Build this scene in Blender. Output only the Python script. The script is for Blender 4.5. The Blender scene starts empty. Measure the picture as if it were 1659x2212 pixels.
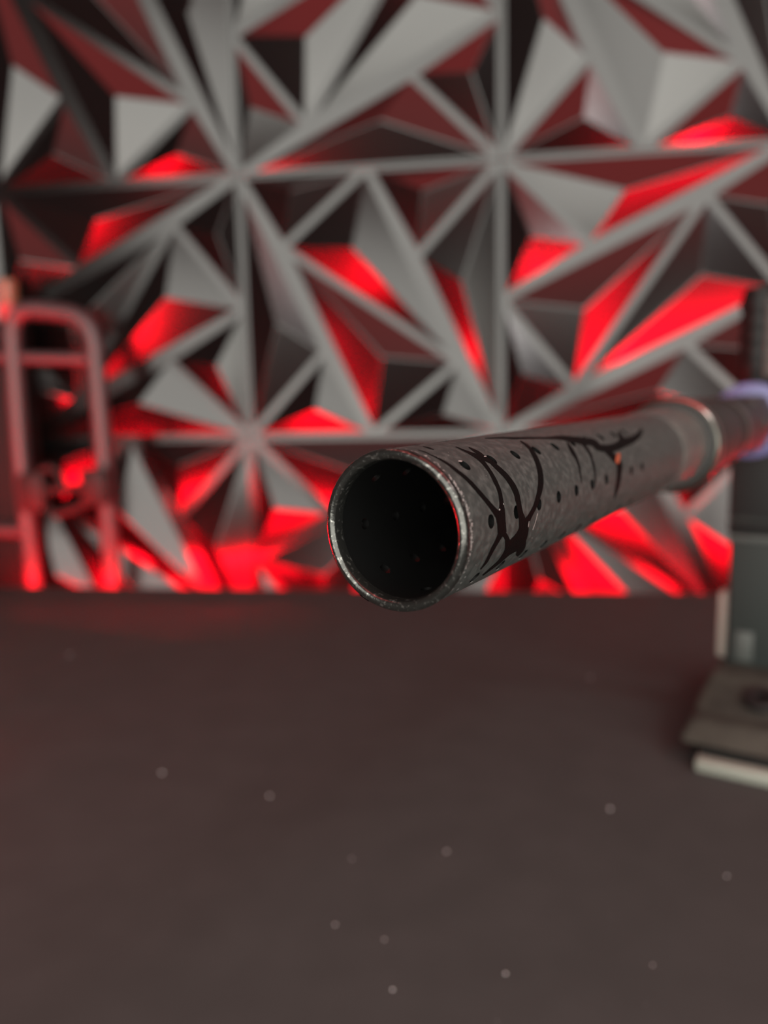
import bpy, bmesh, math, random
from mathutils import Vector, Matrix, geometry
random.seed(7)
scene = bpy.context.scene
COL = scene.collection

# ---------------------------------------------------------------- camera, world, light, exposure
EYE = Vector((0.0, 0.0, 0.94))            # the phone stands 20 cm above a 74 cm table
YAW, PITCH, ROLL = math.radians(-7.71), math.radians(8.2), math.radians(-1.27)
FPX = 1661.0
fwd = Vector((math.sin(YAW)*math.cos(PITCH), math.cos(YAW)*math.cos(PITCH), -math.sin(PITCH)))
rgt = Vector((math.cos(YAW), -math.sin(YAW), 0.0))
upv = rgt.cross(fwd)
rgt, upv = rgt*math.cos(ROLL)+upv*math.sin(ROLL), upv*math.cos(ROLL)-rgt*math.sin(ROLL)
cd = bpy.data.cameras.new('camera')
cam = bpy.data.objects.new('camera', cd); COL.objects.link(cam)
cam.matrix_world = Matrix(((rgt.x, upv.x, -fwd.x, EYE.x), (rgt.y, upv.y, -fwd.y, EYE.y), (rgt.z, upv.z, -fwd.z, EYE.z), (0, 0, 0, 1)))
cd.sensor_fit = 'VERTICAL'; cd.sensor_height = 24.0; cd.lens = 24.0*FPX/2212.0
cd.clip_start = 0.005; cd.clip_end = 30
cd.dof.use_dof = True; cd.dof.focus_distance = 0.130; cd.dof.aperture_fstop = 6.2
scene.camera = cam

world = bpy.data.worlds.new('room_air'); scene.world = world; world.use_nodes = True
world.node_tree.nodes['Background'].inputs[0].default_value = (0.5, 0.42, 0.42, 1)
world.node_tree.nodes['Background'].inputs[1].default_value = 0.01

def area_light(name, loc, target, sx, sy, power, color):
    l = bpy.data.lights.new(name, 'AREA'); l.shape = 'RECTANGLE'; l.size = sx; l.size_y = sy
    l.energy = power; l.color = color
    o = bpy.data.objects.new(name, l); COL.objects.link(o); o.location = loc
    o.rotation_euler = (Vector(target)-Vector(loc)).to_track_quat('-Z', 'Y').to_euler()
    return o
# a wide bright window behind the camera with two added booster panels, a small lamp on the right, red strips on the ceiling
area_light('window_daylight', (0.44, -1.60, 1.575), (0.44, 0.9, 1.575), 3.95, 2.35, 158, (1.0, 0.98, 0.90))
area_light('window_boost_right', (2.28, -1.58, 1.05), (2.28, 0.9, 1.05), 1.3, 1.1, 13, (1.0, 1.0, 0.89))  # added panel that brightens the window's right part; there is no door
area_light('window_boost_low', (0.45, -1.57, 0.70), (0.45, 0.9, 0.70), 2.9, 0.55, 12, (1.0, 1.0, 0.89))  # added panel for a brighter low band, not a second window
area_light('side_lamp', (1.70, -0.30, 2.78), (0.10, 0.5, 0.75), 0.55, 0.55, 12.0, (1.0, 0.99, 0.96))
area_light('red_ceiling_light', (0.40, -0.05, 2.85), (0.40, -0.05, 0.0), 3.0, 1.6, 32, (1.0, 0.10, 0.10))

vs = scene.view_settings
scene.display_settings.display_device = 'sRGB'
vs.view_transform = 'Standard'; vs.look = 'None'; vs.gamma = 1.0; vs.use_curve_mapping = False
vs.exposure = 0.0
try:
    cy = scene.cycles; cy.max_bounces = 5; cy.diffuse_bounces = 3; cy.glossy_bounces = 4; cy.transmission_bounces = 2
    cy.caustics_reflective = False; cy.caustics_refractive = False
except AttributeError:
    pass

# ---------------------------------------------------------------- helpers
def at(px, py, Y):
    """world point at depth Y seen at a pixel of the 1659x2212 frame"""
    d = fwd + rgt*((px-829.5)/FPX) + upv*((1106-py)/FPX)
    return EYE + d*(Y/d.y)

def mat(name, color, rough=0.5, metal=0.0, spec=0.5, noise=None, bump=None, emit=None, coat=0.0):
    m = bpy.data.materials.new(name); m.use_nodes = True
    nt = m.node_tree; b = nt.nodes['Principled BSDF']
    b.inputs['Base Color'].default_value = (*color, 1); b.inputs['Roughness'].default_value = rough
    b.inputs['Metallic'].default_value = metal; b.inputs['Specular IOR Level'].default_value = spec
    b.inputs['Coat Weight'].default_value = coat
    if emit:
        b.inputs['Emission Color'].default_value = (*emit[0], 1); b.inputs['Emission Strength'].default_value = emit[1]
    if noise or bump:
        tc = nt.nodes.new('ShaderNodeTexCoord')
    if noise:                                   # (scale, colour2, low, high)
        n = nt.nodes.new('ShaderNodeTexNoise'); n.inputs['Scale'].default_value = noise[0]; n.inputs['Detail'].default_value = 6
        r = nt.nodes.new('ShaderNodeValToRGB'); r.color_ramp.elements[0].position = noise[2]; r.color_ramp.elements[1].position = noise[3]
        r.color_ramp.elements[0].color = (*color, 1); r.color_ramp.elements[1].color = (*noise[1], 1)
        nt.links.new(tc.outputs['Object'], n.inputs['Vector']); nt.links.new(n.outputs['Fac'], r.inputs['Fac']); nt.links.new(r.outputs['Color'], b.inputs['Base Color'])
    if bump:                                    # (scale, strength, distance)
        n = nt.nodes.new('ShaderNodeTexNoise'); n.inputs['Scale'].default_value = bump[0]; n.inputs['Detail'].default_value = 4
        u = nt.nodes.new('ShaderNodeBump'); u.inputs['Strength'].default_value = bump[1]; u.inputs['Distance'].default_value = bump[2]
        nt.links.new(tc.outputs['Object'], n.inputs['Vector']); nt.links.new(n.outputs['Fac'], u.inputs['Height']); nt.links.new(u.outputs['Normal'], b.inputs['Normal'])
    return m

def link(name, bm, m, parent=None, smooth=None, recalc=True):
    if recalc: bmesh.ops.recalc_face_normals(bm, faces=bm.faces[:])
    me = bpy.data.meshes.new(name); bm.to_mesh(me); bm.free()
    for mm in (m if isinstance(m, (list, tuple)) else [m]): me.materials.append(mm)
    if smooth is not None:
        for p in me.polygons: p.use_smooth = True
        me.set_sharp_from_angle(angle=math.radians(smooth))
    o = bpy.data.objects.new(name, me); COL.objects.link(o)
    if parent: o.parent = parent
    return o

def empty(name, loc=(0, 0, 0), rz=0.0):
    o = bpy.data.objects.new(name, None); COL.objects.link(o); o.location = loc; o.rotation_euler = (0, 0, rz)
    o.empty_display_size = 0.02
    return o

def tag(o, label, cat, group=None, kind=None):
    o['label'] = label
    if cat: o['category'] = cat
    if group: o['group'] = group
    if kind: o['kind'] = kind
    return o

def struct(o, label=None):
    o['kind'] = 'structure'
    if label: o['label'] = label
    return o

def box(bm, x0, x1, y0, y1, z0, z1, bev=0.0, seg=2):
    r = bmesh.ops.create_cube(bm, size=1.0)
    for v in r['verts']:
        v.co = Vector((x0+(v.co.x+.5)*(x1-x0), y0+(v.co.y+.5)*(y1-y0), z0+(v.co.z+.5)*(z1-z0)))
    if bev:
        es = list({e for v in r['verts'] for e in v.link_edges})
        bmesh.ops.bevel(bm, geom=es, offset=bev, segments=seg, profile=0.5, affect='EDGES')

def frame_of(a):
    a = a.normalized()
    e = a.cross(Vector((0, 0, 1)))
    if e.length < 1e-3: e = Vector((1, 0, 0))
    e.normalize(); return a, e, e.cross(a)

def lathe(bm, prof, O=Vector((0, 0, 0)), axis=Vector((0, 0, 1)), n=48, close=False, cap=True):
    """prof: list of (radius, distance along the axis)"""
    a, e1, e2 = frame_of(axis)
    if abs(a.z) > 0.999: e1, e2 = Vector((1, 0, 0)), Vector((0, 1, 0))
    rings = []
    for r, s in prof:
        rings.append([bm.verts.new(O + a*s + (e1*math.cos(2*math.pi*k/n)+e2*math.sin(2*math.pi*k/n))*r) for k in range(n)])
    pairs = list(zip(rings, rings[1:])) + ([(rings[-1], rings[0])] if close else [])
    for A, B in pairs:
        for k in range(n):
            bm.faces.new((A[k], A[(k+1) % n], B[(k+1) % n], B[k]))
    if cap and not close:
        bm.faces.new(rings[0][::-1]); bm.faces.new(rings[-1])

def tube_path(bm, pts, r, n=14):
    """round bar along a polyline, parallel-transported"""
    pts = [Vector(p) for p in pts]
    T = [((pts[min(i+1, len(pts)-1)]-pts[max(i-1, 0)]).normalized()) for i in range(len(pts))]
    e1 = T[0].orthogonal().normalized(); rings = []
    for p, t in zip(pts, T):
        e1 = (e1 - t*e1.dot(t)).normalized(); e2 = t.cross(e1)
        rings.append([bm.verts.new(p + (e1*math.cos(2*math.pi*k/n)+e2*math.sin(2*math.pi*k/n))*r) for k in range(n)])
    for A, B in zip(rings, rings[1:]):
        for k in range(n): bm.faces.new((A[k], A[(k+1) % n], B[(k+1) % n], B[k]))
    bm.faces.new(rings[0][::-1]); bm.faces.new(rings[-1])

def rounded(pts, rad, seg=8):
    """fillet the inner corners of a polyline"""
    pts = [Vector(p) for p in pts]; out = [pts[0]]
    for a, b, c in zip(pts, pts[1:], pts[2:]):
        u = (a-b); v = (c-b); r = min(rad, u.length*.49, v.length*.49); p0 = b+u.normalized()*r; p2 = b+v.normalized()*r
        for k in range(seg+1):
            t = k/seg; out.append(p0*(1-t)**2 + b*2*t*(1-t) + p2*t*t)
    out.append(pts[-1]); return out

# ---------------------------------------------------------------- materials
M_PANEL = mat('panel_satin_black', (0.0022, 0.0022, 0.0022), 0.20, spec=0.55, bump=(900, 0.04, 0.0002))
M_WALL = mat('wall_paint_dark', (0.05, 0.05, 0.05), 0.8)
M_ROOM = mat('room_paint_charcoal', (0.03, 0.028, 0.028), 0.85)
M_FLOOR = mat('floor_dark_vinyl', (0.04, 0.038, 0.036), 0.6, noise=(6, (0.055, 0.052, 0.05), 0.4, 0.6))
M_TABLE = mat('table_matte_charcoal', (0.036, 0.0385, 0.0375), 0.7, spec=0.2, noise=(38, (0.041, 0.0435, 0.0425), 0.35, 0.7), bump=(1500, 0.12, 0.0003))
M_LEG = mat('table_leg_black', (0.02, 0.02, 0.02), 0.5)
M_DUST = mat('dust_pale', (0.55, 0.55, 0.56), 0.8)
M_TUBE = mat('tube_anodised_graphite', (0.040, 0.045, 0.043), 0.44, metal=0.4, spec=0.38, noise=(700, (0.082, 0.088, 0.084), 0.44, 0.70), bump=(2600, 0.16, 0.00012))
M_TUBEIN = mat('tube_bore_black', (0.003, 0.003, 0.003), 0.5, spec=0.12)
M_RIM = mat('rim_worn_metal', (0.050, 0.050, 0.047), 0.22, metal=0.85, noise=(1300, (0.26, 0.255, 0.24), 0.56, 0.76), bump=(1800, 0.2, 0.0002))
M_CRACK = mat('etched_line_gloss_black', (0.002, 0.0015, 0.0015), 0.5, spec=0.06, bump=(2200, 0.2, 0.0002))
M_RUST = mat('etched_line_rust', (0.22, 0.045, 0.018), 0.5)
M_STEEL = mat('collar_steel', (0.34, 0.33, 0.30), 0.28, metal=1.0)
M_STEELD = mat('sleeve_burnished_steel', (0.13, 0.13, 0.125), 0.34, metal=0.7, noise=(160, (0.20, 0.195, 0.18), 0.4, 0.7))
M_ADAPT = mat('adapter_black_metal', (0.016, 0.015, 0.0145), 0.45, spec=0.3)
M_CHIP = mat('bare_metal_chip', (0.62, 0.62, 0.60), 0.4, metal=0.7)
M_LAV = mat('collar_lavender_anodised', (0.085, 0.09, 0.20), 0.45)
M_BLACK = mat('stand_black_plastic', (0.005, 0.005, 0.005), 0.5, spec=0.18)
M_POST = mat('stand_post_grey_green', (0.013, 0.0165, 0.0155), 0.6, spec=0.2)
M_RIB = mat('ribbed_grip_grey', (0.045, 0.050, 0.047), 0.5, spec=0.3)
M_BASE = mat('stand_base_olive_grey', (0.022, 0.025, 0.021), 0.6, spec=0.3, noise=(60, (0.040, 0.044, 0.036), 0.35, 0.65))
M_BASEP = mat('stand_plate_pale_metal', (0.21, 0.22, 0.19), 0.5, metal=0.1)
M_BRKT = mat('stand_bracket_pale_grey', (0.30, 0.29, 0.255), 0.5)
M_RACK = mat('rack_grey_enamel', (0.026, 0.018, 0.020), 0.45)
M_CASE = mat('case_black_plastic', (0.003, 0.003, 0.003), 0.6, spec=0.15)
M_TOOL = mat('clamp_dark_metal', (0.008, 0.007, 0.007), 0.55, spec=0.2)
M_AMBER = mat('jar_amber', (0.10, 0.05, 0.025), 0.4)
M_REDCAP = mat('jar_red', (0.30, 0.01, 0.015), 0.4)
M_LED = mat('led_red_glow', (0.3, 0.0, 0.0), 0.5, emit=((1.0, 0.001, 0.010), 62.0))
M_LED2 = mat('led_red_glow_soft', (0.3, 0.0, 0.0), 0.5, emit=((1.0, 0.001, 0.010), 42.0))
M_NEON = mat('neon_red_glow', (0.3, 0.0, 0.0), 0.5, emit=((1.0, 0.001, 0.010), 160.0))
M_BARL = mat('desk_bar_red_glow', (0.3, 0.0, 0.0), 0.5, emit=((1.0, 0.001, 0.010), 100.0))
M_BARR = mat('strip_red_glow_right', (0.3, 0.0, 0.0), 0.5, emit=((1.0, 0.001, 0.014), 700.0))
M_BARF = mat('bar_red_glow', (0.3, 0.0, 0.0), 0.5, emit=((1.0, 0.001, 0.014), 60.0))
M_TAPE = mat('led_tape_backing', (0.05, 0.05, 0.05), 0.5)

# ---------------------------------------------------------------- room shell
TOP = 0.74                                  # table top height
WALL_Y = 0.9186                             # front plane of the panels' flat strips
RX0, RX1, RY0, RY1, RH = -2.3, 3.0, -1.70, 1.03, 2.90
bm = bmesh.new(); box(bm, RX0, RX1, RY0, RY1, -0.05, 0.0); struct(link('floor', bm, M_FLOOR))
bm = bmesh.new(); box(bm, RX0, RX1, RY0, RY1, RH, RH+0.05); struct(link('ceiling', bm, M_ROOM))
bm = bmesh.new(); box(bm, RX0-0.05, RX0, RY0, RY1, 0, RH); struct(link('wall_left', bm, M_ROOM))
bm = bmesh.new(); box(bm, RX1, RX1+0.05, RY0, RY1, 0, RH); struct(link('wall_right', bm, M_ROOM))
bm = bmesh.new(); box(bm, RX0, RX1, RY0-0.05, RY0, 0, RH); struct(link('wall_front', bm, M_ROOM))
bm = bmesh.new()
wx0, wx1, wz0, wz1 = 0.44-1.98, 2.94, 1.575-1.175, 1.575+1.175
for x0, x1, z0, z1 in ((wx0-.05, wx0, wz0-.05, wz1+.05), (wx1, wx1+.05, wz0-.05, wz1+.05), (wx0, wx1, wz0-.05, wz0), (wx0, wx1, wz1, wz1+.05)):
    box(bm, x0, x1, RY0, RY0+0.09, z0, z1)
struct(link('window_1', bm, M_ROOM))
bm = bmesh.new(); box(bm, RX0, RX1, WALL_Y+0.004, RY1, 0, RH)
wall = struct(link('wall_back', bm, M_WALL), 'wall clad in black faceted panels lit by red strips')

# ---------------------------------------------------------------- faceted wall panels: eight low triangular pyramids on each square
S = 0.305
P1, P4 = (0.165, 0.272), (0.315, 0.673)
P3, P2 = (1-P1[0], 1-P1[1]), (1-P4[0], 1-P4[1])
A_, B_, C_, D_, MT, MB_ = (0, 0), (1, 0), (1, 1), (0, 1), (.5, 0), (.5, 1)
APEX = [(0.221, 0.077, 0.0175), (0.448, 0.297, 0.0185), (0.717, 0.106, 0.0180), (0.855, 0.437, 0.0185)]
TRI = [(A_, MT, P1), (MT, P1, P3), (MT, B_, P2), (B_, P2, C_)]
PYR = []
for t, ap in zip(TRI, APEX):
    PYR.append((t, ap))
    PYR.append(([(1-u, 1-v) for u, v in t], (1-ap[0], 1-ap[1], ap[2])))
HALF = 0.0036                               # half width of the flat strips between pyramids
def inset(tri, d):
    P = [Vector((u*S, v*S)) for u, v in tri]
    c = sum(P, Vector((0, 0)))/3; out = []
    L = []
    for i in range(3):
        a, b = P[i], P[(i+1) % 3]; n = Vector((-(b-a).y, (b-a).x)).normalized()
        if n.dot(c-a) < 0: n = -n
        L.append((a+n*d, (b-a).normalized()))
    for i in range(3):
        (p, u), (q, w) = L[i-1], L[i]
        den = u.x*w.y-u.y*w.x; t = ((q-p).x*w.y-(q-p).y*w.x)/den
        out.append(p+u*t)
    return out
pyr_mesh = []
for tri, ap in PYR:
    bm = bmesh.new()
    base = [bm.verts.new((p.x, 0.0004, -p.y)) for p in inset(tri, HALF)]
    top = bm.verts.new((ap[0]*S, -ap[2], -ap[1]*S))
    for i in range(3): bm.faces.new((base[i], base[(i+1) % 3], top))
    bm.faces.new(base)
    es = [e for e in bm.edges if top in e.verts]
    bmesh.ops.bevel(bm, geom=es, offset=0.0009, segments=2, profile=0.5, affect='EDGES')
    bmesh.ops.recalc_face_normals(bm, faces=bm.faces[:])
    me = bpy.data.meshes.new('pyramid'); bm.to_mesh(me); bm.free(); me.materials.append(M_PANEL); pyr_mesh.append(me)
bm = bmesh.new(); box(bm, 0.0003, S-0.0003, 0.0, 0.004, -S+0.0003, -0.0003, 0.0004, 1)
bmesh.ops.recalc_face_normals(bm, faces=bm.faces[:])
panel_me = bpy.data.meshes.new('panel'); bm.to_mesh(panel_me); bm.free(); panel_me.materials.append(M_PANEL)
X0, Z0 = -0.288, EYE.z+0.265                # top left corner of the centre panel
OFF = {(1, 1): (.004, -.001), (1, 2): (.009, .003), (1, 0): (-.007, -.002), (0, 1): (.007, .003), (0, 2): (.008, -.002), (0, 0): (-.010, -.012), (2, 0): (-.010, .010)}
for r in range(-2, 4):
    for c in range(-2, 5):
        ox, oz = OFF.get((r, c), (0, 0)); ox *= 0; oz *= 0
        o = bpy.data.objects.new('panel', panel_me); COL.objects.link(o); o.parent = wall
        cx, cz = X0+(c-1+.5)*S, Z0-(r-1+.5)*S
        turn = (r+c) % 2                    # every other panel is mounted a quarter turn round
        R = Matrix.Rotation(-math.pi/2*turn, 4, 'Y')
        o.matrix_world = Matrix.Translation((cx, WALL_Y, cz)) @ R @ Matrix.Translation((-S/2, 0, S/2))
        o.name = 'panel'
        for me in pyr_mesh:
            p = bpy.data.objects.new('pyramid', me); COL.objects.link(p); p.parent = o

# ---------------------------------------------------------------- table
EDGE_Y = 0.797
TX0, TX1 = -0.86, 0.335
tb = empty('table', (-0.26, 0.37, 0)); tag(tb, 'dark charcoal table with a smooth matte top in the foreground', 'table')
def child(name, bm, m, root, smooth=None):
    o = link(name, bm, m, None, smooth); o.parent = root; o.matrix_parent_inverse = Matrix.Translation(-Vector(root.location)) if root.rotation_euler.z == 0 else root.matrix_basis.inverted()
    return o
bm = bmesh.new(); box(bm, TX0, TX1, -0.05, EDGE_Y, TOP-0.025, TOP, 0.003, 2); child('tabletop', bm, M_TABLE, tb, 30)
for x in (-0.82, 0.26):
    for y in (0.0, 0.70):
        bm = bmesh.new(); box(bm, x, x+0.05, y, y+0.05, 0, TOP-0.025, 0.004, 1); child('leg', bm, M_LEG, tb)

# dust
bm = bmesh.new()
def on_table(px, py):
    d = at(px, py, 1.0)-EYE; t = (TOP-EYE.z)/d.z; return EYE+d*t
specks = [(724, 1998, .55), (848, 2138, .55), (1092, 2104, .7), (1318, 1748, .8), (583, 1720, .8), (1570, 1893, .5), (965, 1840, .6), (830, 2030, .5), (150, 1415, 1.0), (350, 1670, .9), (1410, 2085, .4), (760, 1855, .4), (1275, 1465, .9)]
for k in range(28): specks.append((random.uniform(0, 1659), random.uniform(1450, 2212), random.uniform(.08, .18)))
for px, py, w in specks:
    p = on_table(px, py); r = bmesh.ops.create_icosphere(bm, subdivisions=1, radius=w*0.0009)
    for v in r['verts']: v.co = Vector((v.co.x*random.uniform(.7, 1.4), v.co.y*random.uniform(.7, 1.4), v.co.z*.5)) + p + Vector((0, 0, w*0.0003))
tag(link('dust_specks', bm, M_DUST), 'tiny pale dust specks scattered over the dark table top', 'dust', kind='stuff')

# red neon strips under the rim of the table top, on its back and right end faces
def led_strip(p0, p1, segs, label):
    p0, p1 = Vector(p0), Vector(p1); t = empty('led_strip', (p0+p1)/2); tag(t, label, 'light strip', 'red strips under the table rim')
    d = (p1-p0).normalized(); n = Vector((0, 0, 1)).cross(d)
    if n.dot((p0+p1)/2-Vector((-.26, .37, TOP))) < 0: n = -n
    b_ = bmesh.new(); tube_path(b_, [p0+n*.0025, p1+n*.0025], 0.0025, 8); child('mounting_rail', b_, M_TAPE, t, 60)
    for u, v, m in segs:
        b_ = bmesh.new(); tube_path(b_, [p0.lerp(p1, u)+n*.008, p0.lerp(p1, v)+n*.008], 0.006, 14); child('neon_tube', b_, m, t, 60)
bm = bmesh.new(); box(bm, -0.62, 0.32, EDGE_Y-.018, EDGE_Y, TOP-.125, TOP-.0255, .001, 1); child('apron', bm, M_LEG, tb)
led = empty('led_band', (-.15, EDGE_Y, TOP-.06)); tag(led, 'wide red light band on the table back apron, facing the wall', 'light strip')
bm = bmesh.new(); box(bm, -0.60, 0.30, EDGE_Y+.0002, EDGE_Y+.0022, TOP-.115, TOP-.012); child('backing', bm, M_TAPE, led)
for x0, x1, m in ((-.57, -.345, M_LED), (-.305, -.13, M_LED2), (.02, .25, M_LED)):
    bm = bmesh.new(); box(bm, x0, x1, EDGE_Y+.0022, EDGE_Y+.0060, TOP-.110, TOP-.022, .0012, 1); child('glow_band', bm, m, led)
bm = bmesh.new(); tube_path(bm, [Vector((-.585, EDGE_Y+.0075, TOP-.0135)), Vector((-.20, EDGE_Y+.0075, TOP-.0135))], .005, 14); child('neon_tube', bm, M_NEON, led, 60)
led_strip((TX1, 0.42, TOP-0.0135), (TX1, 0.78, TOP-0.0135), ((0, 1, M_BARR),), 'red light strip under the right end of the table')
# red bar lights lying on the table left of the picture, glowing faces up
def desk_bar(x, y0, y1, m, label):
    t = empty('desk_light_bar', (x, (y0+y1)/2, TOP)); tag(t, label, 'light bar', 'red bars lying on the table')
    b_ = bmesh.new(); box(b_, x-.045, x+.045, y0, y1, TOP, TOP+.030, .004, 2); child('housing', b_, M_LEG, t, 35)
    b_ = bmesh.new(); box(b_, x-.038, x+.038, y0+.007, y1-.007, TOP+.0295, TOP+.0315, .0006, 1); child('glow_face', b_, m, t)
desk_bar(-0.500, 0.18, 0.54, M_BARL, 'red bar light lying on the table left of the picture, nearer the camera')
desk_bar(-0.588, 0.545, 0.74, M_BARL, 'red bar light lying on the table left of the picture, nearer the wall')
# red light bars on the floor beside the table, dark housings whose glowing faces look at the wall
def light_bar(x, y, z0, z1, hw, m, label):
    t = empty('floor_light_bar', (x, y, 0)); tag(t, label, 'light bar', 'red bars standing beside the table')
    b_ = bmesh.new(); lathe(b_, [(.07, 0), (.07, .012), (.064, .016), (.012, .018)], Vector((x, y, 0)), Vector((0, 0, 1)), 32); child('base', b_, M_LEG, t, 35)
    b_ = bmesh.new(); lathe(b_, [(.011, .017), (.011, z0)], Vector((x, y, 0)), Vector((0, 0, 1)), 20); child('pole', b_, M_LEG, t, 35)
    b_ = bmesh.new(); box(b_, x-hw-.006, x+hw+.006, y-.014, y+.012, z0-.008, z1+.008, .004, 2); child('housing', b_, M_LEG, t, 35)
    b_ = bmesh.new(); box(b_, x-hw, x+hw, y+.0115, y+.0135, z0, z1); child('glow_face', b_, m, t)
light_bar(1.00, 0.22, 0.45, 0.82, .05, M_BARF, 'tall red glowing light bar standing on the floor right of the table')
light_bar(-1.00, 0.30, 0.70, 0.86, .05, M_BARF, 'tall red glowing light bar standing on the floor left of the table')
light_bar(0.67, 0.41, 0.60, 0.70, .27, M_BARF, 'wide low red light bar standing on the floor right of the table')

# ---------------------------------------------------------------- perforated tube
TM = EYE + Vector((-0.0148, 0.1189, -0.0204))
TA = Vector((0.42564, 0.90481, 0.012155)).normalized()
E1 = TA.cross(Vector((0, 0, 1))).normalized(); E2 = E1.cross(TA)
RO, RI = 0.0130, 0.0113
def cyl(s, th, r=RO): return TM + TA*s + (E1*math.cos(th)+E2*math.sin(th))*r
tube = empty('perforated_tube', TM); tag(tube, 'dark grey metal tube with drilled holes and black branching lines, open end facing camera', 'metal tube')

HOLES = []
for k in range(8):
    th = math.radians(4.8+45*k)
    for j in range(10):
        HOLES.append((0.0088+0.01015*j, th))
NT, S0, S1, DS = 120, 0.0012, 0.186, 0.0022
HR = 0.00118
TH0 = math.radians(-17.5)                   # seam between two rows of holes
def surface(radius):
    verts, edges = [], []
    NS = int(round((S1-S0)/DS))
    for i in range(NS+1):
        s = S0+(S1-S0)*i/NS
        for k in range(NT+1):
            a = 2*math.pi*k/NT
            if 0 < i < NS and 0 < k < NT and any(abs(s-hs) < HR*1.35 and math.hypot(s-hs, (((a+TH0-ht+math.pi) % (2*math.pi))-math.pi)*RO) < HR*1.35 for hs, ht in HOLES): continue
            verts.append(Vector((a*RO, s)))
    rims = []
    for hs, ht in HOLES:
        a = (ht-TH0) % (2*math.pi); st = len(verts)
        for q in range(14):
            w = 2*math.pi*q/14; verts.append(Vector((a*RO+HR*math.cos(w), hs+HR*math.sin(w))))
        ring = list(range(st, st+14)); rims.append(ring)
        edges += [(ring[q], ring[(q+1) % 14]) for q in range(14)]
    return verts, edges, rims
vv, ee, rims = surface(RO)
cv, ce, cf, ov, oe, of = geometry.delaunay_2d_cdt(vv, ee, [], 0, 1e-7)
mp = {}
for i, src in enumerate(ov):
    for q in src: mp[q] = i
HC = [(((ht-TH0) % (2*math.pi))*RO, hs) for hs, ht in HOLES]
keep = []
for f in cf:
    c = sum((Vector(cv[i]) for i in f), Vector((0, 0)))/len(f)
    if not any(abs(c.y-hs) < HR and (c.x-hx)**2+(c.y-hs)**2 < (HR*.97)**2 for hx, hs in HC): keep.append(f)
bm = bmesh.new()
outer = [bm.verts.new(cyl(p[1], p[0]/RO+TH0, RO)) for p in cv]
inner = [bm.verts.new(cyl(p[1], p[0]/RO+TH0, RI)) for p in cv]
for f in keep:
    try: bm.faces.new([outer[i] for i in f])
    except ValueError: pass
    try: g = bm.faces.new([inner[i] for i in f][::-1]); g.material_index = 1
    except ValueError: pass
for ring in rims:
    for q in range(14):
        a, b = mp[ring[q]], mp[ring[(q+1) % 14]]
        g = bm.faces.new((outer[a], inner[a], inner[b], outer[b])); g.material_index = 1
bmesh.ops.remove_doubles(bm, verts=bm.verts[:], dist=1e-6)
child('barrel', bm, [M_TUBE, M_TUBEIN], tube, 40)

# rolled lip at the open end
prof = [(RO, S0+0.0001), (RO+0.00012, 0.0008)]
mid = (RO+RI)/2+0.0001; hw = (RO-RI)/2+0.00005
for k in range(0, 13):
    w = math.pi*k/12; prof.append((mid+hw*math.cos(w), 0.0006-0.0009*math.sin(w)))
prof += [(RI-0.00005, 0.0010), (RI, 0.0022)]
bm = bmesh.new(); lathe(bm, prof, TM, TA, 120, cap=False); child('rim', bm, M_RIM, tube, 60)

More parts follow.
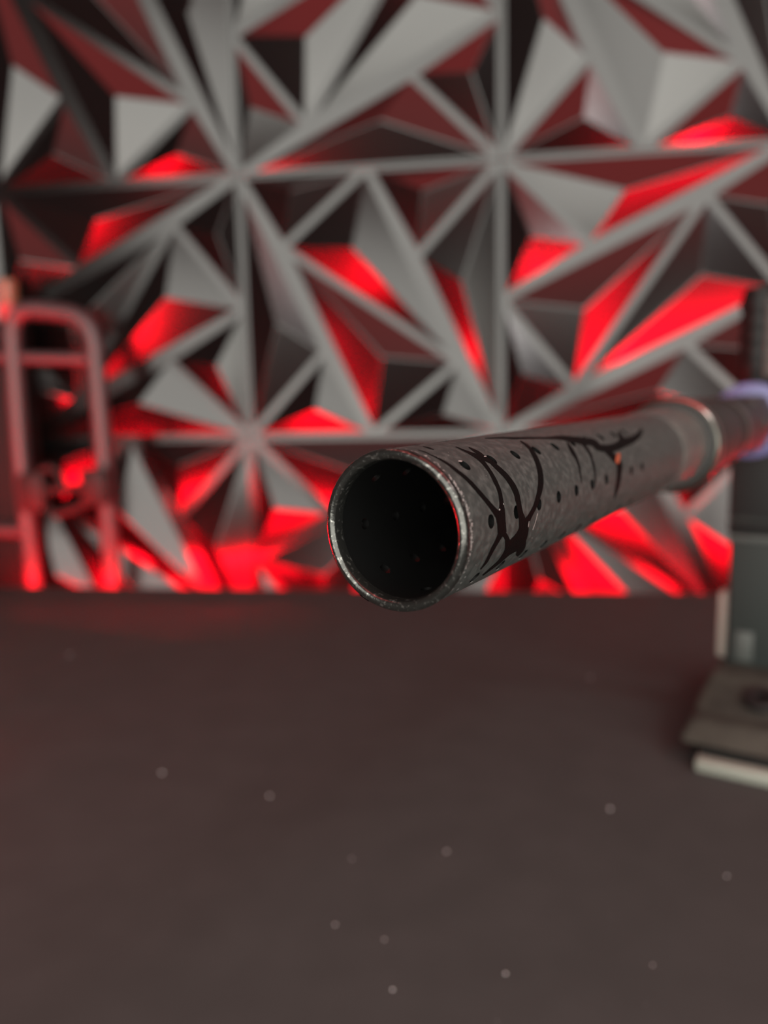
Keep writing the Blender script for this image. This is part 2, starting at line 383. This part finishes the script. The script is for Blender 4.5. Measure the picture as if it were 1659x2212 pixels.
# etched branching lines: (s mm, angle deg) pairs of the two edges of each line
CRACKS = [
 [(3.3,65.7,3.8,66.6),(3.3,63.5,3.9,64.7),(3.4,61.5,4.1,62.9),(3.5,59.6,4.3,61.1),(3.6,57.8,4.5,59.3),(3.7,55.9,4.6,57.5),(3.8,53.9,4.8,55.6),(3.9,52.0,4.9,53.7),(4.0,50.1,5.1,51.8),(4.1,48.2,5.2,49.9),(4.2,46.4,5.4,48.1),(4.4,44.6,5.6,46.3),(4.6,42.8,5.8,44.5),(4.8,41.1,6.0,42.7),(5.0,39.3,6.3,40.9),(5.2,37.6,6.5,39.1),(5.4,35.8,6.7,37.3),(5.6,34.0,7.0,35.4),(5.8,32.3,7.2,33.6),(6.0,30.4,7.4,31.7),(6.3,28.6,7.6,29.9),(6.5,26.8,7.9,28.0),(6.8,25.0,8.2,26.2),(7.1,23.2,8.5,24.4),(7.4,21.4,8.8,22.6),(7.8,19.5,9.2,20.7),(8.1,17.7,9.6,18.9),(8.5,15.8,10.0,17.0),(8.9,13.9,10.5,15.2),(9.3,11.9,11.0,13.4),(9.7,10.0,11.6,11.6),(10.1,8.1,12.3,9.5),(10.4,6.5,12.9,7.1),(10.6,4.8,13.3,4.6),(10.7,2.9,13.5,2.2),(10.9,0.7,13.8,-0.0)],
 [(13.9,71.5,14.4,72.4),(13.8,68.9,14.5,70.2),(13.7,66.5,14.6,68.1),(13.7,64.2,14.8,66.1),(13.8,62.0,15.0,64.2),(13.9,59.9,15.3,62.4),(14.0,57.8,15.7,60.8),(14.1,55.9,16.1,59.1),(14.2,54.0,16.4,57.2),(14.3,52.0,16.4,54.9),(14.3,50.0,16.3,52.3),(14.3,48.0,16.1,49.8),(14.2,45.8,15.9,47.3),(14.2,43.6,15.7,44.9),(14.1,41.5,15.6,42.6),(14.0,39.3,15.5,40.3),(13.9,37.2,15.4,38.0),(13.8,35.1,15.3,35.8),(13.7,32.9,15.3,33.6),(13.6,30.9,15.2,31.4),(13.6,28.8,15.1,29.3),(13.6,26.8,15.1,27.1),(13.5,24.7,15.0,24.9),(13.4,22.8,14.9,22.7),(13.3,20.8,14.8,20.5),(13.1,18.8,14.6,18.4),(12.9,16.9,14.5,16.2),(12.7,14.9,14.4,14.1),(12.4,13.1,14.3,12.0),(12.0,11.3,14.3,9.8),(11.6,9.5,14.2,7.7),(11.4,7.6,14.2,5.6),(11.1,5.6,14.2,3.5),(11.0,3.6,14.2,1.5),(10.9,1.5,14.3,-0.6),(10.9,-0.6,14.4,-2.7),(11.0,-2.8,14.6,-4.9),(11.1,-5.0,14.8,-7.2)],
 [(11.6,-3.1,14.3,-7.4),(11.3,-5.1,13.6,-8.8),(11.0,-7.1,13.0,-10.3),(10.7,-8.9,12.5,-11.9),(10.3,-10.7,12.0,-13.6),(9.9,-12.5,11.6,-15.4),(9.6,-14.2,11.3,-17.2),(9.3,-16.2,10.9,-19.0),(9.1,-18.2,10.7,-20.9),(9.0,-20.4,10.5,-23.1),(8.9,-22.6,10.4,-25.3),(8.8,-24.8,10.2,-27.4),(8.6,-26.9,9.8,-29.2),(8.5,-28.9,9.3,-30.7),(8.3,-31.0,8.9,-32.2)],
 [(12.0,-5.8,13.8,-4.6),(13.0,-8.4,14.6,-7.3),(14.0,-10.9,15.6,-10.4),(14.7,-13.3,16.6,-13.7),(15.0,-15.9,17.6,-17.4),(15.4,-18.7,18.7,-21.1),(15.9,-21.8,19.5,-24.9),(16.7,-25.2,20.5,-28.8)],
 [(17.0,46.4,19.0,48.4),(17.0,44.2,19.0,46.3),(17.1,42.0,19.1,44.2),(17.3,40.0,19.3,42.2),(17.5,38.0,19.6,40.2),(17.7,36.1,19.8,38.1),(18.0,34.1,20.1,36.1),(18.2,32.1,20.3,34.0),(18.4,30.2,20.5,31.8),(18.5,28.2,20.7,29.7),(18.7,26.2,20.9,27.4),(18.8,24.2,21.1,25.2),(18.9,22.2,21.2,22.9),(19.0,20.2,21.3,20.6),(19.1,18.2,21.3,18.2),(19.1,16.2,21.3,15.9),(19.0,14.1,21.2,13.6),(19.1,11.9,21.2,11.4),(19.1,9.8,21.2,9.2),(19.1,7.6,21.2,6.9),(19.2,5.3,21.4,4.8),(19.3,3.0,21.6,2.6),(19.5,0.6,22.1,0.3),(19.8,-1.8,22.6,-2.1),(20.1,-4.2,23.3,-4.6)],
 [(37.6,64.2,38.9,65.9),(37.2,61.0,38.7,63.0),(36.9,58.1,38.7,60.3),(36.7,55.4,38.7,57.6),(36.5,52.8,38.5,54.7),(36.0,50.1,38.2,51.7),(35.5,47.3,37.9,48.7),(35.0,44.6,37.5,45.7),(34.6,41.9,37.1,42.9),(34.1,39.3,36.7,40.0),(33.7,36.8,36.2,37.3),(33.3,34.4,35.8,34.5),(32.9,32.0,35.4,31.9),(32.4,29.7,34.9,29.2),(32.0,27.4,34.5,26.7),(31.5,25.1,34.0,24.1),(31.0,23.0,33.5,21.7),(30.5,20.9,33.0,19.3),(30.0,18.9,32.4,17.0),(29.5,16.8,31.7,14.8),(28.9,14.8,31.1,12.7),(28.4,12.9,30.4,10.7),(27.8,10.9,29.8,8.7),(27.3,9.0,29.2,6.8),(26.8,7.2,28.6,4.9),(26.2,5.4,27.9,3.1),(25.6,3.8,27.3,1.3),(24.9,2.2,26.6,-0.4),(24.2,0.7,26.0,-2.1),(23.5,-0.7,25.4,-3.8),(22.7,-1.9,25.0,-5.7),(21.8,-3.0,24.7,-7.8),(20.9,-4.0,24.4,-9.9)],
 [(19.8,-2.2,24.1,-5.2),(19.8,-4.5,24.3,-7.7),(19.9,-6.7,24.6,-10.4),(19.9,-8.5,24.9,-13.6),(19.6,-10.0,25.1,-16.8),(19.2,-11.2,25.3,-20.1),(18.7,-12.2,25.4,-23.3),(18.3,-13.0,25.1,-26.0),(17.6,-13.7,24.4,-27.9),(16.9,-14.9,23.7,-29.1),(16.4,-16.7,22.9,-29.9),(16.2,-18.8,21.8,-30.2),(16.1,-21.1,20.7,-30.4),(15.9,-23.3,19.8,-31.0),(15.8,-25.5,19.1,-32.1),(15.6,-27.5,18.6,-33.5),(15.4,-29.4,18.0,-35.0),(15.1,-31.1,17.4,-36.2),(14.6,-32.4,16.8,-37.3),(14.0,-33.7,16.1,-38.5),(13.6,-35.1,15.5,-39.6),(13.1,-36.5,14.9,-40.7),(12.7,-38.1,14.3,-41.8),(12.3,-39.7,13.7,-42.9),(12.0,-41.4,13.2,-44.1)],
 [(19.0,-16.5,25.0,-21.3),(19.6,-19.7,25.9,-25.3),(20.4,-22.9,26.8,-29.9),(21.7,-26.7,27.1,-34.2),(22.9,-30.9,26.8,-37.4),(24.0,-35.5,26.1,-39.3)],
 [(28.9,79.0,29.6,80.5),(29.7,78.1,30.5,80.0),(30.5,77.2,31.6,79.5),(31.4,76.4,32.6,79.1),(32.2,75.5,33.7,78.6),(33.1,74.6,34.7,78.0),(33.9,73.6,35.6,77.2),(34.6,72.5,36.5,76.2),(35.4,71.3,37.3,75.2),(36.1,70.1,38.2,74.1),(37.0,69.0,39.0,73.2),(37.9,68.1,40.0,72.3),(38.9,67.4,41.0,71.4),(40.1,66.8,42.0,70.6),(41.2,66.2,43.0,69.9),(42.4,65.6,44.1,69.1),(43.5,64.9,45.2,68.3),(44.6,64.2,46.3,67.5),(45.8,63.5,47.4,66.7),(46.9,62.8,48.5,65.9),(48.1,62.1,49.7,65.1),(49.3,61.3,50.9,64.4),(50.5,60.4,52.2,63.8),(51.7,59.6,53.7,63.4),(52.9,58.7,55.2,63.2),(54.1,57.8,56.8,63.0),(55.2,56.8,58.3,62.5),(56.2,55.5,59.8,61.7),(57.1,54.1,61.1,60.7),(58.0,52.6,62.3,59.6),(59.0,51.1,63.5,58.5),(60.1,49.7,64.7,57.4),(61.2,48.4,66.0,56.3),(62.4,47.1,67.3,55.1),(63.6,45.8,68.5,53.8),(65.0,44.4,69.7,52.6),(66.7,43.4,71.3,51.7),(68.2,42.6,73.0,50.5),(69.0,41.7,74.5,48.3),(69.3,40.4,75.0,44.7),(69.3,37.3,74.7,41.9),(70.7,34.4,75.2,40.9),(72.7,32.7,76.4,40.0),(74.8,31.6,78.2,39.3),(76.9,30.7,79.9,38.8),(79.2,30.1,81.8,38.5),(81.8,29.8,83.7,38.6),(84.5,29.9,85.6,39.1),(87.3,30.6,87.8,40.2),(89.6,31.2,90.7,41.6),(91.6,31.7,93.9,42.4),(94.0,32.1,96.7,42.5),(96.8,32.6,99.0,42.3),(100.0,33.7,101.2,42.5),(103.3,35.1,103.8,43.3),(106.7,37.1,106.5,44.3),(110.3,39.9,109.1,45.6),(113.6,43.7,112.0,47.6),(116.7,47.7,115.7,50.3)],
 [(95.5,53.0,97.6,53.4),(92.2,46.7,95.8,47.3),(89.8,40.8,94.9,42.0),(88.1,35.4,94.7,36.9)],
 [(73.8,34.5,78.1,37.6),(74.2,31.6,78.6,34.8),(74.6,28.8,79.3,32.0),(75.2,26.0,80.0,29.2),(75.9,23.2,80.7,26.4),(76.8,20.4,81.5,23.5),(77.8,17.9,82.5,20.2),(78.3,15.8,83.2,16.4),(78.4,13.8,83.0,12.4),(78.1,11.2,82.3,9.0),(77.7,8.1,81.5,5.9),(77.4,5.1,81.1,3.0),(77.1,2.2,80.7,-0.1),(76.8,-0.7,80.4,-3.1),(76.6,-3.6,80.1,-6.2),(76.5,-6.6,79.9,-9.2),(76.6,-9.7,79.6,-12.2),(76.8,-13.0,79.2,-15.1),(77.2,-16.5,78.9,-18.1),(77.8,-20.2,78.8,-21.1)],
 [(57.0,51.6,57.9,52.0),(55.8,47.8,57.5,48.7),(54.8,44.3,57.3,45.5),(54.2,41.0,57.0,42.3),(54.0,38.0,56.6,39.2),(54.1,35.2,56.2,36.0),(54.2,32.4,55.8,32.8),(54.0,29.6,55.4,29.7),(53.7,26.7,55.0,26.7),(53.4,23.8,54.7,23.7),(53.2,21.0,54.3,20.8),(53.0,18.2,53.9,18.0),(52.7,15.4,53.5,15.1),(52.6,12.6,53.1,12.4),(52.5,9.7,52.8,9.6)],
 [(63.8,47.7,65.7,49.1),(63.7,44.5,65.6,46.0),(63.7,41.6,65.6,42.9),(63.7,38.7,65.6,39.8),(63.6,35.9,65.4,36.5),(63.3,32.9,65.0,33.3),(63.1,29.9,64.6,30.1),(62.8,26.9,64.2,27.0),(62.5,24.0,63.9,23.9),(62.3,21.1,63.6,20.9),(62.1,18.2,63.3,17.9),(61.9,15.3,63.0,15.0),(61.7,12.4,62.7,12.1),(61.5,9.6,62.3,9.2),(61.2,6.8,61.9,6.4),(61.0,4.0,61.5,3.7),(60.8,1.1,61.2,0.9)],
 [(-0.0,75.2,0.4,76.1),(-0.0,72.1,0.6,73.5),(-0.0,69.3,0.6,70.5),(-0.1,66.2,0.1,66.6)],
 [(6.9,81.7,7.5,83.1),(6.6,77.9,7.6,80.3),(6.5,74.8,7.5,76.9),(6.7,72.2,7.1,73.0)],
 [(3.1,75.9,3.5,76.9),(3.2,73.4,3.7,74.6),(3.3,71.0,3.9,72.2),(3.3,68.2,3.8,69.2),(3.2,65.4,3.6,66.3)],
 [(17.0,67.4,17.6,68.4),(16.6,64.0,17.8,66.0),(16.4,61.0,18.0,63.6),(16.2,58.1,18.2,61.0),(16.0,55.3,18.2,58.2),(15.9,52.4,18.1,55.5),(16.0,49.9,18.3,53.2),(16.5,47.8,18.6,51.0),(17.1,45.9,18.9,48.9)]]

def crack_strip(bm, strip, dth=0.0, mirror=1, r=RO+0.00004, mi=0):
    rows = []
    for s1, t1, s2, t2 in strip:
        row = []
        for q in range(4):
            f = q/3; row.append(bm.verts.new(cyl((s1+(s2-s1)*f)/1000, math.radians((t1+(t2-t1)*f)*mirror+dth), r)))
        rows.append(row)
    for A, B in zip(rows, rows[1:]):
        for q in range(3):
            f = bm.faces.new((A[q], A[q+1], B[q+1], B[q])); f.material_index = mi
bm = bmesh.new()
for k, st in enumerate(CRACKS): crack_strip(bm, st, r=RO+0.00003+0.000004*(k % 5)); crack_strip(bm, st, 172, r=RO+0.00003+0.000004*(k % 5))
for f in bm.faces:
    c = f.calc_center_median()-TM; s = c.dot(TA); c = c-TA*s
    f.normal_update()
    if f.normal.dot(c) < 0: f.normal_flip()
o = link('etched_lines', bm, [M_CRACK], None, 40, recalc=False); o.parent = tube; o.matrix_parent_inverse = Matrix.Translation(-TM); o['label'] = 'glossy black branching lines'
# small rust patch where the lines meet
bm = bmesh.new(); crack_strip(bm, [(82.2, 27, 84.2, 26.5), (80.2, 24, 83.6, 23.5), (78.6, 20.5, 82.4, 20), (78.6, 17, 80.4, 16.5)], r=RO+0.00007)
for f in bm.faces:
    f.normal_update(); c = f.calc_center_median()-TM; c = c-TA*c.dot(TA)
    if f.normal.dot(c) < 0: f.normal_flip()
o = link('rust_patch', bm, M_RUST, None, 40, recalc=False); o.parent = tube; o.matrix_parent_inverse = Matrix.Translation(-TM); o['label'] = 'small rust-coloured patch among the black lines'
# worn bright chips along the outer edge of the mouth and at hole edges
def chips(name, lst):
    bm = bmesh.new()
    for s, t, ls, lt in lst:
        n = 7; c = []
        for q in range(n):
            w = 2*math.pi*q/n; k = random.uniform(.6, 1.15)
            c.append(bm.verts.new(cyl((s+ls*.5*k*math.cos(w))/1000, math.radians(t)+lt*.5*k*math.sin(w)/13.0, RO+0.00006)))
        f = bm.faces.new(c); f.normal_update(); d = f.calc_center_median()-TM; d = d-TA*d.dot(TA)
        if f.normal.dot(d) < 0: f.normal_flip()
    o = link(name, bm, M_CHIP, None, None, recalc=False); o.parent = tube; o.matrix_parent_inverse = Matrix.Translation(-TM); o['label'] = 'bright chips in the dark finish'
lst = []
for k in range(150):
    t = random.gauss(10, 22) if k < 90 else random.uniform(-60, 100)
    lst.append((1.3+abs(random.gauss(0, .35)), t, random.uniform(.12, .4), random.uniform(.15, .6)))
for s, t in ((8.8, -41), (19, -41), (29, -41.5), (39, -41.5), (49, -41.5)): lst.append((s+.2, t-4.0, 1.2, .55))
for s, t in ((8.6, 51), (17.9, 51)): lst.append((s, t+2.8, 1.3, .4))
for k in range(10): lst.append((27.5+k*.13-.6, -14+k*1.25, .3, .5))
lst += [(3.2, -32, .5, .35), (3.0, -37, .7, .35), (12.3, 11, .6, .35), (14.2, 14, .3, .4), (24.3, -8, .3, 1.4), (4.4, -46, 1.0, .35)]
for k in range(45): lst.append((random.uniform(2, 60), random.uniform(-40, 70), random.uniform(.08, .22), random.uniform(.08, .25)))
chips('worn_chips', lst)

# rear sleeve, flared steel collar, threaded adapter with hexagonal end
bm = bmesh.new()
lathe(bm, [(RI, .150), (RO+.0001, .150), (RO+.0006, .1515), (RO+.0006, .1800), (RO+.0002, .1840), (RO+.0002, .1879), (RI, .1879)], TM, TA, 72, close=True)
child('sleeve', bm, M_STEELD, tube, 40)
bm = bmesh.new(); lathe(bm, [(RI, .1880), (.0150, .1880), (.0154, .1884), (.0154, .1965), (RI, .1965)], TM, TA, 72, close=True); child('flange', bm, M_ADAPT, tube, 35)
bm = bmesh.new()
lathe(bm, [(.0155, .1886), (.0164, .1882), (.0172, .1890), (.0175, .1905), (.0175, .1940), (.0168, .1960), (.0155, .1960)], TM, TA, 80, close=True)
child('collar_ring', bm, M_STEEL, tube, 35)
bm = bmesh.new()
lathe(bm, [(.0005, .1966), (.0158, .1966), (.0158, .2500), (.0150, .2540), (.0135, .2560), (.0135, .2640), (.0155, .2680), (.0155, .2740), (.0146, .2760), (.0146, .3300), (.0005, .3300)], TM, TA, 64, close=True)
child('adapter', bm, M_ADAPT, tube, 35)
bm = bmesh.new(); lathe(bm, [(.0156, .2676), (.01568, .2690), (.01568, .2728), (.0156, .2744)], TM, TA, 64, cap=False); child('step_band', bm, M_STEELD, tube, 60)
bm = bmesh.new(); lathe(bm, [(.0140, .3300), (.0166, .3320), (.0166, .3820), (.0150, .3840)], TM, TA, 6); child('hex_nut', bm, M_ADAPT, tube, 20)

# ---------------------------------------------------------------- stand that holds the tube, set square to it
SC = TM + TA*0.408
AH = Vector((TA.x, TA.y, 0)).normalized(); EH = Vector((AH.y, -AH.x, 0))
st = empty('tube_stand', (SC.x, SC.y, TOP)); tag(st, 'black and grey upright stand on a narrow olive-grey base, holding the tube', 'stand')
def sbox(e0, e1, a0, a1, z0, z1, bev=.002, seg=2, front=0.0, side=0.0):
    """box in the stand's frame; front/side pull the top face in"""
    b_ = bmesh.new(); box(b_, e0, e1, a0, a1, z0, z1)
    for v in b_.verts:
        if v.co.z > (z0+z1)/2:
            if v.co.y < (a0+a1)/2: v.co.y += front
            v.co.x += side if v.co.x < (e0+e1)/2 else -side
    if bev: bmesh.ops.bevel(b_, geom=b_.edges[:], offset=bev, segments=seg, profile=0.5, affect='EDGES')
    for v in b_.verts: v.co = Vector((SC.x, SC.y, TOP)) + EH*v.co.x + AH*v.co.y + Vector((0, 0, v.co.z))
    return b_
def slathe(prof, n=40, e=0.0, a=0.0):
    b_ = bmesh.new(); lathe(b_, prof, Vector((SC.x, SC.y, TOP))+EH*e+AH*a, Vector((0, 0, 1)), n); return b_
child('foot_plate', sbox(-.0095, .0480, -.0960, .062, 0, .0075, .0018, 2), M_BASEP, st, 40)
child('dark_gap_layer', sbox(-.0080, .0460, -.0900, .060, .0073, .0120, .0006, 1), M_BLACK, st, 40)  # inset black layer stands in for the shade in the gap above the plate
child('lower_block', sbox(-.0205, .0520, -.0880, .060, .0118, .0215, .003, 3, front=.014, side=.004), M_BASE, st, 40)
child('upper_block', sbox(-.0180, .0440, -.0640, .050, .0210, .0345, .003, 3, front=.034, side=.004), M_BASE, st, 40)
b_ = bmesh.new(); lathe(b_, [(.0095, -.001), (.0095, .0045), (.0075, .0058), (.0040, .0052), (.0036, .002)], Vector((SC.x, SC.y, TOP+.0262))+EH*.016-AH*.047, Vector((0, 0, 1))-AH*.42, 24); child('base_bolt', b_, M_TOOL, st, 35)
child('socket_bracket', sbox(-.0165, .0300, .0005, .0130, .0335, .0770, .003, 3), M_BRKT, st, 40)
child('post', sbox(-.0095, .0220, -.0100, .0030, .0335, .1160, .002, 3), M_POST, st, 40)
child('post_inlay', sbox(-.0040, .0060, -.0108, -.0095, .0370, .0560, .0006, 2), M_RIB, st, 40)
child('band', sbox(-.0105, .0230, -.0110, .0040, .1120, .1155, .001, 2), M_RIB, st, 40)
child('band', sbox(-.0105, .0230, -.0110, .0040, .1230, .1270, .001, 2), M_RIB, st, 40)
child('clamp_body', sbox(-.0110, .0235, -.0110, .0060, .1155, .2040, .002, 3), M_BLACK, st, 40)
bm = bmesh.new(); lathe(bm, [(.010, .3845), (.0195, .3845), (.0215, .3860), (.0215, .3945), (.0195, .3965), (.010, .3965)], TM, TA, 56); child('clamp_collar', bm, M_LAV, st, 40)
g = [(.0090, .2030), (.0090, .2100)]
for k in range(5): z = .2120+k*.0090; g += [(.0102, z), (.0102, z+.0055), (.0092, z+.0062), (.0092, z+.0085)]
g += [(.0090, .2580), (.0075, .2605)]
child('grip', slathe(g, 36, 0, -.002), M_BLACK, st, 40)
child('grip_rail', sbox(.0045, .0150, -.0125, .0010, .2080, .2540, .002, 3), M_RIB, st, 40)

# ---------------------------------------------------------------- tubular rack in the gap behind the table
RY = 0.852
rack = empty('tubular_rack', (at(150, 1000, RY).x, RY, 0)); tag(rack, 'grey tubular metal rack with rounded top behind the table edge, glowing red', 'rack')
def rp(px, py, dy=0.0): return at(px, py, RY+dy)
lfoot, rfoot = rp(80, 1290), rp(250, 1290)
def down(p, q): return p+(p-q).normalized()*((p.z-0.0)/max(1e-6, (q-p).normalized().z))
l1, l2, l3 = rp(72, 1240), rp(46, 1000), rp(22, 662)
r1, r2, r3 = rp(243, 1240), rp(222, 960), rp(199, 684)
lf = Vector((l1.x+.02, RY, 0.0)); rf = Vector((r1.x+.02, RY, 0.0))
bm = bmesh.new(); tube_path(bm, rounded([lf, l1, l2, l3, r3, r2, r1, rf], 0.035, 8), 0.0105, 14); child('hoop', bm, M_RACK, rack, 60)
RYb = 0.0
bm = bmesh.new(); tube_path(bm, [rp(24, 772)+Vector((0, .004, 0)), rp(203, 777)+Vector((0, .004, 0))], 0.0075, 12); child('crossbar', bm, M_RACK, rack, 60)
bm = bmesh.new(); tube_path(bm, [rp(28, 772), rp(-260, 772)], 0.0085, 12); child('side_bar', bm, M_RACK, rack, 60)
bm = bmesh.new(); tube_path(bm, [rp(62, 1146), rp(-260, 1146)], 0.0090, 12); child('side_bar', bm, M_RACK, rack, 60)
q0, q1 = rp(-262, 668), rp(-230, 1240)
bm = bmesh.new(); tube_path(bm, rounded([Vector((q1.x, RY, 0)), q1, q0, rp(-330, 668), Vector((rp(-330, 668).x, RY, 0))], 0.02, 6), 0.0095, 12); child('hoop', bm, M_RACK, rack, 60)

# tall black case standing behind the rack, a small jar on it, a dark clamp on the hoop's legs
CY0, CY1 = RY+0.0115, RY+0.0450
c1, c0 = rp(-225, 700), rp(20, 700)
case = empty('tall_case', ((c0.x+c1.x)/2, (CY0+CY1)/2, 0)); tag(case, 'tall black case behind the red-lit tubular rack at the left edge', 'case')
bm = bmesh.new(); box(bm, c1.x, c0.x, CY0, CY1, 0, c1.z-.030, .006, 3); child('case_body', bm, M_CASE, case, 40)
bm = bmesh.new(); box(bm, c1.x-.001, c0.x+.001, CY0-.0008, CY1+.0008, c1.z-.030, c1.z, .005, 3); child('case_lid', bm, M_CASE, case, 40)
jx, jy = rp(-14, 640).x, (CY0+CY1)/2
jar = empty('small_jar', (jx, jy, c1.z)); tag(jar, 'tiny amber and red jar just inside the left edge of the picture', 'jar')
def jz(prof): bm_ = bmesh.new(); lathe(bm_, prof, Vector((jx, jy, 0)), Vector((0, 0, 1)), 28); return bm_
zt, zu = rp(2, 652).z, rp(2, 595).z
child('jar_body', jz([(.0105, c1.z), (.0120, c1.z+.002), (.0120, zt-.002), (.0110, zt)]), M_REDCAP, jar, 40)
child('jar_lid', jz([(.0108, zt), (.0116, zt+.002), (.0116, zu-.003), (.0090, zu)]), M_AMBER, jar, 40)

KY = RY-0.0195
def kp(px, py): return at(px, py, KY)
cl = empty('bar_clamp', kp(150, 1060)); tag(cl, 'small dark metal clamp across the two legs of the red-lit hoop', 'clamp')
bm = bmesh.new(); tube_path(bm, [kp(72, 1062), kp(206, 1050)], 0.0050, 10); child('clamp_rod', bm, M_TOOL, cl, 60)
bm = bmesh.new(); p = kp(80, 1058); box(bm, p.x-.020, p.x+.012, KY-.0085, KY+.0087, p.z-.026, p.z+.020, .004, 2); child('clamp_jaw', bm, M_TOOL, cl, 40)
bm = bmesh.new(); p = kp(200, 1046); box(bm, p.x-.012, p.x+.020, KY-.0085, KY+.0087, p.z-.024, p.z+.018, .004, 2); child('clamp_jaw', bm, M_TOOL, cl, 40)
bm = bmesh.new(); tube_path(bm, rounded([kp(84, 1018), kp(112, 1006), kp(132, 1030), kp(138, 1052)], .01, 5), 0.0042, 10); child('clamp_lever', bm, M_TOOL, cl, 60)
bm = bmesh.new(); tube_path(bm, rounded([kp(118, 1112), kp(160, 1100), kp(200, 1080)], .01, 5), 0.0050, 10); child('clamp_handle', bm, M_TOOL, cl, 60)
